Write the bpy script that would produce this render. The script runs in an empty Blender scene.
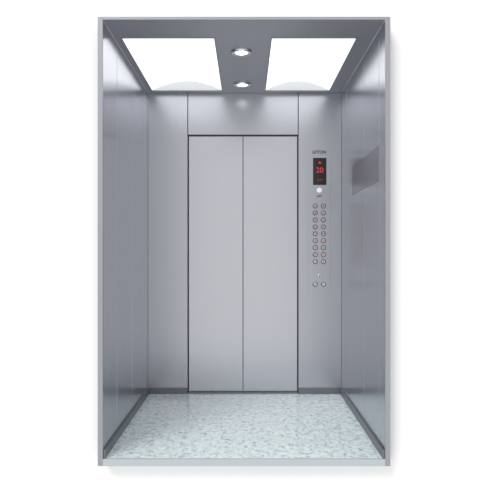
import bpy, bmesh, math
from mathutils import Vector, Matrix
scene = bpy.context.scene
COL = scene.collection
scene.view_settings.view_transform = 'Standard'
try: scene.view_settings.look = 'None'
except Exception: pass

# ------------------------------------------------------------ dimensions
XL, XR, D, H = -0.761, 0.740, 1.5, 2.335
CAMZ, CAMD, SB = 1.101, 3.26, 128.8
def bx(px): return (px-246)/SB            # back wall photo position -> metres
def bz(py): return CAMZ+(252-py)/SB

# ------------------------------------------------------------ materials
def new_mat(name):
    m = bpy.data.materials.new(name); m.use_nodes = True
    nt = m.node_tree
    return m, nt, nt.nodes['Principled BSDF']
def simple(name, col, rough=0.4, metal=0.0, emit=None, es=0.0):
    m, nt, b = new_mat(name)
    b.inputs['Base Color'].default_value = (*col, 1)
    b.inputs['Roughness'].default_value = rough
    b.inputs['Metallic'].default_value = metal
    if emit:
        b.inputs['Emission Color'].default_value = (*emit, 1)
        b.inputs['Emission Strength'].default_value = es
    return m
def steel(name, col, rough=0.33, metal=0.9, scale=(160, 160, 1.2), var=0.02):
    m, nt, b = new_mat(name)
    tc = nt.nodes.new('ShaderNodeTexCoord')
    mp = nt.nodes.new('ShaderNodeMapping'); mp.inputs['Scale'].default_value = scale
    nz = nt.nodes.new('ShaderNodeTexNoise'); nz.inputs['Scale'].default_value = 3.0
    nz.inputs['Detail'].default_value = 4
    nt.links.new(tc.outputs['Object'], mp.inputs['Vector'])
    nt.links.new(mp.outputs['Vector'], nz.inputs['Vector'])
    r = nt.nodes.new('ShaderNodeMapRange')
    r.inputs['To Min'].default_value = rough-0.01; r.inputs['To Max'].default_value = rough+0.01
    nt.links.new(nz.outputs['Fac'], r.inputs['Value'])
    nt.links.new(r.outputs['Result'], b.inputs['Roughness'])
    cr = nt.nodes.new('ShaderNodeValToRGB')
    cr.color_ramp.elements[0].position = 0.3; cr.color_ramp.elements[1].position = 0.7
    cr.color_ramp.elements[0].color = (*[c*(1-var*0.5) for c in col], 1)
    cr.color_ramp.elements[1].color = (*[c*(1+var*0.5) for c in col], 1)
    nt.links.new(nz.outputs['Fac'], cr.inputs['Fac'])
    nt.links.new(cr.outputs['Color'], b.inputs['Base Color'])
    b.inputs['Metallic'].default_value = metal
    return m
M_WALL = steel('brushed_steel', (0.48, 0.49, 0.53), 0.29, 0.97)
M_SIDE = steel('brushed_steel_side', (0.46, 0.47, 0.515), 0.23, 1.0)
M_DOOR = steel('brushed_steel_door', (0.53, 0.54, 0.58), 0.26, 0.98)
M_CEIL = steel('ceiling_steel', (0.44, 0.45, 0.485), 0.4, 0.85, scale=(2, 150, 150))
M_DARK = simple('dark_joint', (0.06, 0.065, 0.075), 0.5, 0.4)
M_BASE = simple('baseboard_steel', (0.20, 0.205, 0.23), 0.4, 0.8)
M_TRIM = simple('edge_trim', (0.34, 0.35, 0.38), 0.35, 0.6)
M_SILL = simple('sill_trim', (0.45, 0.49, 0.51), 0.4, 0.2)
M_CHROME = simple('chrome', (0.8, 0.81, 0.84), 0.15, 1.0)
M_BRING = simple('button_ring', (0.19, 0.19, 0.21), 0.35, 0.7)
M_BLACK = simple('black_glass', (0.008, 0.008, 0.01), 0.12)
M_REFLECT = simple('reflection_tint', (0.33, 0.34, 0.375), 0.30, 1.0)  # flat tint standing in for the display's reflection
M_RED = simple('red_led', (0.4, 0.02, 0.01), 0.4, 0, (1, 0.05, 0.03), 0.5)
M_REDRING = simple('red_ring', (0.33, 0.11, 0.11), 0.35, 0.2)
M_CAP = simple('button_cap', (0.64, 0.64, 0.66), 0.35, 0.2)
M_CAPW = simple('white_cap', (0.9, 0.9, 0.9), 0.3, 0.0, (1, 1, 1), 0.3)
M_INK = simple('dark_ink', (0.03, 0.03, 0.04), 0.5)
M_GLOW = simple('diffuser_glow', (0.95, 0.95, 0.95), 0.5, 0, (1.0, 1.0, 1.0), 1.2)
M_END = simple('frosted_end', (0.68, 0.70, 0.72), 0.7)
M_BULB = simple('lamp_glow', (1, 1, 1), 0.4, 0, (1, 1, 1), 4)
M_WHITE = simple('white_paint', (0.92, 0.92, 0.92), 0.9)

# marble floor
M_FLOOR, nt, b = new_mat('speckled_marble')
tc = nt.nodes.new('ShaderNodeTexCoord')
mp = nt.nodes.new('ShaderNodeMapping'); mp.inputs['Scale'].default_value = (1.0, 0.8, 1.0)
nt.links.new(tc.outputs['Object'], mp.inputs['Vector'])
n1 = nt.nodes.new('ShaderNodeTexNoise'); n1.inputs['Scale'].default_value = 34; n1.inputs['Detail'].default_value = 8
n1.inputs['Distortion'].default_value = 0.9; n1.inputs['Roughness'].default_value = 0.66
nt.links.new(mp.outputs['Vector'], n1.inputs['Vector'])
r1 = nt.nodes.new('ShaderNodeValToRGB')
r1.color_ramp.elements[0].position = 0.36; r1.color_ramp.elements[0].color = (0.33, 0.44, 0.465, 1)
r1.color_ramp.elements[1].position = 0.60; r1.color_ramp.elements[1].color = (0.82, 0.90, 0.895, 1)
e = r1.color_ramp.elements.new(0.47); e.color = (0.66, 0.755, 0.76, 1)
nt.links.new(n1.outputs['Fac'], r1.inputs['Fac'])
nt.links.new(r1.outputs['Color'], b.inputs['Base Color'])
b.inputs['Roughness'].default_value = 0.12

# ------------------------------------------------------------ helpers
def box_bm(bm, x0, x1, y0, y1, z0, z1):
    vs = [bm.verts.new((x, y, z)) for z in (z0, z1) for y in (y0, y1) for x in (x0, x1)]
    for f in ((0,2,3,1),(4,5,7,6),(0,1,5,4),(2,6,7,3),(0,4,6,2),(1,3,7,5)):
        bm.faces.new([vs[i] for i in f])
def finish(bm, name, mat, origin=None, bevel=0.0, smooth=False):
    bmesh.ops.recalc_face_normals(bm, faces=bm.faces)
    me = bpy.data.meshes.new(name)
    if origin is not None: bmesh.ops.translate(bm, verts=bm.verts, vec=-Vector(origin))
    bm.to_mesh(me); bm.free()
    if smooth:
        for p in me.polygons: p.use_smooth = True
    ob = bpy.data.objects.new(name, me); COL.objects.link(ob)
    if origin is not None: ob.location = origin
    for m in (mat if isinstance(mat, (list, tuple)) else [mat]): me.materials.append(m)
    if bevel:
        md = ob.modifiers.new('bevel', 'BEVEL'); md.width = bevel; md.segments = 2; md.limit_method = 'ANGLE'
    return ob
def boxes(name, lst, mat, bevel=0.0, origin=None):
    bm = bmesh.new()
    for t in lst: box_bm(bm, *t)
    return finish(bm, name, mat, origin, bevel)
def struct(ob, label, cat):
    ob['kind'] = 'structure'; ob['label'] = label; ob['category'] = cat; return ob
def parent(ch, pa):
    ch.parent = pa; ch.matrix_parent_inverse = Matrix.Translation(pa.location).inverted(); return ch
def lathe(name, prof, mat, loc, axis='Z', seg=40):
    bm = bmesh.new(); rings = []
    for r, h in prof:
        ring = []
        for i in range(seg):
            a = 2*math.pi*i/seg
            if axis == 'Z': v = (r*math.cos(a), r*math.sin(a), h)
            else: v = (r*math.cos(a), h, r*math.sin(a))
            ring.append(bm.verts.new(v))
        rings.append(ring)
    for a, c in zip(rings, rings[1:]):
        for i in range(seg):
            bm.faces.new((a[i], a[(i+1) % seg], c[(i+1) % seg], c[i]))
    bm.faces.new(rings[0]); bm.faces.new(rings[-1])
    ob = finish(bm, name, mat, None, 0, False); ob.location = loc
    return ob
def text_mesh(name, body, size, mat, loc, bold=0.0):
    cu = bpy.data.curves.new(name+'_curve', 'FONT'); cu.body = body; cu.size = size
    cu.align_x = 'CENTER'; cu.align_y = 'CENTER'; cu.extrude = 0.0006; cu.offset = bold
    to = bpy.data.objects.new('tmp', cu); COL.objects.link(to)
    bpy.context.view_layer.update()
    me = bpy.data.meshes.new_from_object(to.evaluated_get(bpy.context.evaluated_depsgraph_get()))
    bpy.data.objects.remove(to)
    me.transform(Matrix.Rotation(math.radians(90), 4, 'X'))
    me.materials.clear(); me.materials.append(mat)
    ob = bpy.data.objects.new(name, me); COL.objects.link(ob); ob.location = loc
    return ob

# ------------------------------------------------------------ shell
TL, TT = 0.027, 0.016
struct(boxes('floor', [(XL, XR, 0.012, D+0.03, -0.037, 0.0)], M_FLOOR), 'glossy pale green-white speckled marble elevator floor', 'floor')

def side_wall(name, x_in, x_out, seams, label):
    g = 0.003
    sgn = 1 if x_out > x_in else -1
    lst = []; ys = [0.006]+seams+[D+0.04]
    for i in range(len(ys)-1):
        a = ys[i]+(g if i else 0); c = ys[i+1]-(g if i < len(ys)-2 else 0)
        lst.append((min(x_in, x_in+sgn*0.012), max(x_in, x_in+sgn*0.012), a, c, 0.0, H))
    w = boxes(name, lst, M_SIDE, 0.0015)
    bm = bmesh.new(); bm.from_mesh(w.data); n = len(bm.faces)
    box_bm(bm, min(x_in+sgn*0.012, x_out), max(x_in+sgn*0.012, x_out), 0.006, D+0.06, -0.037, H+0.01)
    bm.faces.ensure_lookup_table()
    for f in bm.faces[n:]: f.material_index = 1
    bmesh.ops.recalc_face_normals(bm, faces=bm.faces); bm.to_mesh(w.data); bm.free()
    w.data.materials.append(M_DARK)
    return struct(w, label, 'wall')
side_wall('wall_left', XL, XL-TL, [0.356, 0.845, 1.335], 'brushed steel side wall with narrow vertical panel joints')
side_wall('wall_right', XR, XR+TL, [0.15, 0.586, 1.25], 'brushed steel side wall with narrow joints and a painted display reflection')

DX0, DX1, DXC, DZ = bx(188), bx(298), bx(243), bz(135)
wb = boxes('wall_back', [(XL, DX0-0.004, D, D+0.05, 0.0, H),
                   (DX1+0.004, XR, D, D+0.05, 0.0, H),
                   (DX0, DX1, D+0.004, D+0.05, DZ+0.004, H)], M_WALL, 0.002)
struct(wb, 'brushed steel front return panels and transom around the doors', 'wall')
struct(boxes('trim_5', [(XL, XR, D+0.10, D+0.12, -0.037, H+0.01)], M_DARK), 'dark light-blocking slab added behind the elevator doors', 'trim')  # added slab that seals out light behind the doors
struct(boxes('trim_6', [(DX0-0.004, DX0+0.002, D+0.012, D+0.09, 0, DZ+0.004), (DX1-0.002, DX1+0.004, D+0.012, D+0.09, 0, DZ+0.004),
                        (DX0, DX1, D+0.012, D+0.09, DZ-0.002, DZ+0.004)], M_DARK), 'dark narrow door opening reveal', 'trim')
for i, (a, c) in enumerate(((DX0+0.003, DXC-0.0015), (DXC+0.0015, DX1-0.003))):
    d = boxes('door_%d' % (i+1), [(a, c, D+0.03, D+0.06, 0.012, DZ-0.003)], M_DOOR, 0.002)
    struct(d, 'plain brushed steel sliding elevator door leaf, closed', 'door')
struct(boxes('trim_7', [(DX0, DX1, D+0.0, D+0.1, 0.0, 0.010)], M_BASE), 'dark metal door sill track', 'trim')

BH = 0.047
struct(boxes('baseboard_left', [(XL, XL+0.012, 0.006, D-0.012, 0, BH)], M_BASE, 0.001), 'dark steel kick plate along the side wall', 'baseboard')
struct(boxes('baseboard_right', [(XR-0.012, XR, 0.006, D-0.012, 0, BH)], M_BASE, 0.001), 'dark steel kick plate along the side wall', 'baseboard')
struct(boxes('baseboard_back', [(XL, DX0-0.004, D-0.012, D, 0, BH), (DX1+0.004, XR, D-0.012, D, 0, BH)], M_BASE, 0.001), 'dark steel kick plates beside the doors', 'baseboard')

# ceiling with two openings
Y0, Y1 = 0.275, 1.42
LA, LB, RA, RB = -0.715, -0.1845, 0.15, 0.635
CT = 0.014
struct(boxes('ceiling', [(XL, XR, 0.006, Y0, H, H+CT), (XL, XR, Y1, D+0.06, H, H+CT),
                         (XL, LA, Y0, Y1, H, H+CT), (LB, RA, Y0, Y1, H, H+CT), (RB, XR, Y0, Y1, H, H+CT)], M_CEIL),
       'grey steel ceiling frame with two rectangular light openings', 'ceiling')

# front edging
struct(boxes('trim_1', [(XL-TL, XL, -0.004, 0.006, -0.037, H+TT)], M_TRIM, 0.001), 'narrow metal edge on the cab opening', 'trim')
struct(boxes('trim_2', [(XR, XR+TL, -0.004, 0.006, -0.037, H+TT)], M_TRIM, 0.001), 'narrow metal edge on the cab opening', 'trim')
struct(boxes('trim_3', [(XL, XR, -0.004, 0.006, H, H+TT)], M_TRIM, 0.001), 'narrow metal edge over the cab opening', 'trim')
struct(boxes('trim_4', [(XL, XR, -0.004, 0.012, -0.037, 0.0)], M_SILL, 0.001), 'pale metal threshold edge below the marble floor', 'trim')

# white surround
P = 0.10
xo0, xo1, zo0, zo1 = XL-TL, XR+TL, -0.037, H+TT
struct(boxes('wall_front', [(-2.6, xo0, P, P+0.03, -1.6, 4.2), (xo1, 2.6, P, P+0.03, -1.6, 4.2),
                            (xo0, xo1, P, P+0.03, zo1, 4.2), (xo0, xo1, P, P+0.03, -1.6, zo0)], M_WHITE),
       'plain seamless white surround behind the cab edge', 'wall')

# ------------------------------------------------------------ vaulted ceiling lights
def ceiling_light(x0, x1):
    cx = (x0+x1)/2
    root = bpy.data.objects.new('ceiling_light', None); COL.objects.link(root)
    root.location = (cx, (Y0+Y1)/2, H)
    root['label'] = 'large rectangular white glowing arched diffuser set in the ceiling'; root['category'] = 'ceiling light'
    root['group'] = 'ceiling light panels'
    n = 24; rise = 0.07
    def pt(i):
        t = i/n; return x0+(x1-x0)*t, H+0.002+rise*math.sin(math.pi*t)**0.9
    bm = bmesh.new(); A = []; B = []
    for i in range(n+1):
        x, z = pt(i); A.append(bm.verts.new((x, Y0, z))); B.append(bm.verts.new((x, Y1, z)))
    for i in range(n): bm.faces.new((A[i], A[i+1], B[i+1], B[i]))
    ob = finish(bm, 'diffuser', M_GLOW, None, 0, True)
    s = ob.modifiers.new('s', 'SOLIDIFY'); s.thickness = 0.003; s.offset = 1
    parent(ob, root)
    for yy in (Y0, Y1):
        bm = bmesh.new(); T = []; Bt = []
        for i in range(n+1):
            x, z = pt(i); T.append(bm.verts.new((x, yy, z))); Bt.append(bm.verts.new((x, yy, H)))
        for i in range(n): bm.faces.new((Bt[i], Bt[i+1], T[i+1], T[i]))
        o = finish(bm, 'end_panel', M_END); o['label'] = 'pale grey arched end panel'
        s = o.modifiers.new('s', 'SOLIDIFY'); s.thickness = 0.003
        parent(o, root)
    g = 0.006
    fr = boxes('frame', [(x0-g, x1+g, Y0-g, Y0, H-0.004, H+0.0), (x0-g, x1+g, Y1, Y1+g, H-0.004, H),
                         (x0-g, x0, Y0, Y1, H-0.004, H), (x1, x1+g, Y0, Y1, H-0.004, H)], M_TRIM)
    fr['label'] = 'thin steel border'
    parent(fr, root)
ceiling_light(LA, LB); ceiling_light(RA, RB)

# ------------------------------------------------------------ downlights
def downlight(y):
    root = bpy.data.objects.new('downlight', None); COL.objects.link(root)
    root.location = (-0.028, y, H)
    root['label'] = 'small round chrome recessed spotlight in the ceiling strip'; root['category'] = 'spotlight'
    root['group'] = 'ceiling spotlights'
    bm = bmesh.new(); seg = 48; prof = [(0.040, 0.0), (0.044, -0.010), (0.056, -0.010), (0.066, -0.004), (0.066, 0.0)]
    rings = [[bm.verts.new((r*math.cos(2*math.pi*i/seg), r*math.sin(2*math.pi*i/seg), h)) for i in range(seg)] for r, h in prof]
    for k in range(len(rings)):
        a, c = rings[k], rings[(k+1) % len(rings)]
        for i in range(seg): bm.faces.new((a[i], a[(i+1) % seg], c[(i+1) % seg], c[i]))
    ring = finish(bm, 'trim_ring', M_CHROME, None, 0, True); ring.parent = root
    bulb = lathe('lamp', [(0.039, -0.001), (0.037, -0.005), (0.028, -0.010), (0.012, -0.013)], M_BULB, (0, 0, 0), 'Z', 36); bulb.parent = root
    bulb['label'] = 'bright white round lamp'
downlight(0.52); downlight(1.25)
for y in (0.52, 1.25):
    l = bpy.data.lights.new('spot', 'SPOT'); l.energy = 8; l.spot_size = 1.2; l.spot_blend = 0.9; l.shadow_soft_size = 0.03
    o = bpy.data.objects.new('spot_lamp', l); COL.objects.link(o); o.location = (-0.028, y, H-0.03)

# ------------------------------------------------------------ control panel
px0, px1 = bx(308), bx(330.5)
pc = (px0+px1)/2
F = D-0.003
root = bpy.data.objects.new('control_panel', None); COL.objects.link(root)
root.location = (pc, D, bz(292))
root['label'] = 'tall steel elevator control panel with red display and round buttons'; root['category'] = 'elevator control panel'
def cp(ob): return parent(ob, root)
cp(boxes('faceplate', [(px0, px1, F, D, bz(293), bz(145))], M_WALL, 0.001))
t = cp(text_mesh('lettering', 'LIFTON', 0.032, M_INK, (pc, F, bz(152.3)), 0.0010)); t['label'] = 'small dark lettering'
dw0, dw1 = bx(313), bx(326.3)
disp = cp(boxes('display', [(dw0, dw1, F-0.006, F, bz(185), bz(158))], M_BLACK, 0.002, origin=((dw0+dw1)/2, F, bz(171)))); disp['label'] = 'black glass floor indicator'
def under(ob, pa):
    bpy.context.view_layer.update()
    w = ob.matrix_world.copy(); ob.parent = pa; ob.matrix_parent_inverse = pa.matrix_world.inverted(); ob.matrix_world = w
    return ob
dcx = (dw0+dw1)/2
under(text_mesh('floor_number', '20', 0.058, M_RED, (dcx, F-0.007, bz(170.5)), 0.0005), disp)['label'] = 'glowing red digits'
bm = bmesh.new()
zz = bz(162.8)
for a in (0, 1):
    vs = [bm.verts.new((dcx-0.014, F-0.0066-0.001*a, zz-0.008)), bm.verts.new((dcx+0.014, F-0.0066-0.001*a, zz-0.008)), bm.verts.new((dcx, F-0.0066-0.001*a, zz+0.012))]
    bm.faces.new(vs)
under(finish(bm, 'direction_arrow', M_RED), disp)['label'] = 'small red up arrow'
under(text_mesh('display_caption', 'A 2 0', 0.018, M_RED, (dcx, F-0.007, bz(180)), 0), disp)['label'] = 'tiny red characters'

w = cp(lathe('alarm_button', [(0.020, 0.0), (0.020, -0.004), (0.017, -0.006)], M_CAPW, (pc, F, bz(190.2)), 'Y', 28)); w['label'] = 'white round button'
t = cp(text_mesh('caption', 'LIFT', 0.024, M_INK, (pc, F, bz(196.3)), 0.0006))

def make_button(px, py, red, num):
    x, z = bx(px), bz(py)
    b = lathe('button', [(0.0195, 0.0), (0.0195, -0.004), (0.018, -0.006), (0.0145, -0.006), (0.0135, -0.003)], M_REDRING if red else M_BRING, (x, F, z), 'Y', 24)
    cp(b); b['label'] = 'round button with red ring' if red else 'round button with dark steel ring'
    c = lathe('button_cap', [(0.014, -0.002), (0.014, -0.006), (0.012, -0.008)], M_CAP, (x, F, z), 'Y', 20)
    under(c, b)
    if num:
        n = text_mesh('button_number', num, 0.014, M_REDRING if red else M_INK, (x, F-0.0083, z), 0.0003)
        under(n, b)
rows = [206+i*6.95 for i in range(9)]
reds = {(1,1),(2,0),(4,0),(5,1),(6,0),(7,1),(8,0)}
k = 18
for i, py in enumerate(rows):
    for j, px in enumerate((315.2, 323.4)):
        make_button(px, py, (i, j) in reds, str(k-1+j))
    k -= 2
make_button(315.2, 284.3, False, ''); make_button(323.4, 284.3, False, '')
ks = cp(lathe('key_switch', [(0.013, 0.0), (0.013, -0.005), (0.010, -0.007)], M_CHROME, (pc, F, bz(275.5)), 'Y', 24)); ks['label'] = 'small round key switch'
slot = boxes('key_slot', [(pc-0.0025, pc+0.0025, F-0.008, F-0.006, bz(275.5)-0.008, bz(275.5)+0.008)], M_INK)
under(slot, ks)

# ------------------------------------------------------------ display reflection painted as a flat patch on the side wall
root2 = bpy.data.objects.new('display_reflection', None); COL.objects.link(root2)
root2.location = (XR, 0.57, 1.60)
root2['label'] = 'faint grey rectangle painted as the display reflection on the steel side wall'; root2['category'] = 'painted reflection'
a = boxes('glass', [(XR-0.002, XR-0.0005, 0.16, 1.00, 1.50, 1.69)], M_REFLECT)  # patch coloured as the reflection, not a real glass pane
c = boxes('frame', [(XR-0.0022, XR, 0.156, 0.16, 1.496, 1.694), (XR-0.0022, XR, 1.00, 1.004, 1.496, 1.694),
                    (XR-0.0022, XR, 0.16, 1.00, 1.496, 1.50), (XR-0.0022, XR, 0.16, 1.00, 1.69, 1.694)], M_REFLECT)  # edge of the painted reflection patch, same tint
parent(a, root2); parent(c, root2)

# ------------------------------------------------------------ light
w = bpy.data.worlds.new('world'); scene.world = w; w.use_nodes = True
w.node_tree.nodes['Background'].inputs[0].default_value = (1, 1, 1, 1)
w.node_tree.nodes['Background'].inputs[1].default_value = 0.98
s = bpy.data.lights.new('sun', 'SUN'); s.energy = 1.5; s.angle = math.radians(26)
so = bpy.data.objects.new('sun', s); COL.objects.link(so)
so.rotation_euler = Vector((0.48, 0.8, -0.85)).to_track_quat('-Z', 'Y').to_euler()
so.location = (-3, -5, 4)

# ------------------------------------------------------------ camera
cam = bpy.data.cameras.new('camera'); co = bpy.data.objects.new('camera', cam); COL.objects.link(co)
co.location = (0, -CAMD, CAMZ); co.rotation_euler = (math.radians(90), 0, 0)
cam.lens = 44.14; cam.sensor_width = 36; cam.shift_x = 0.008; cam.shift_y = 0.004
scene.camera = co
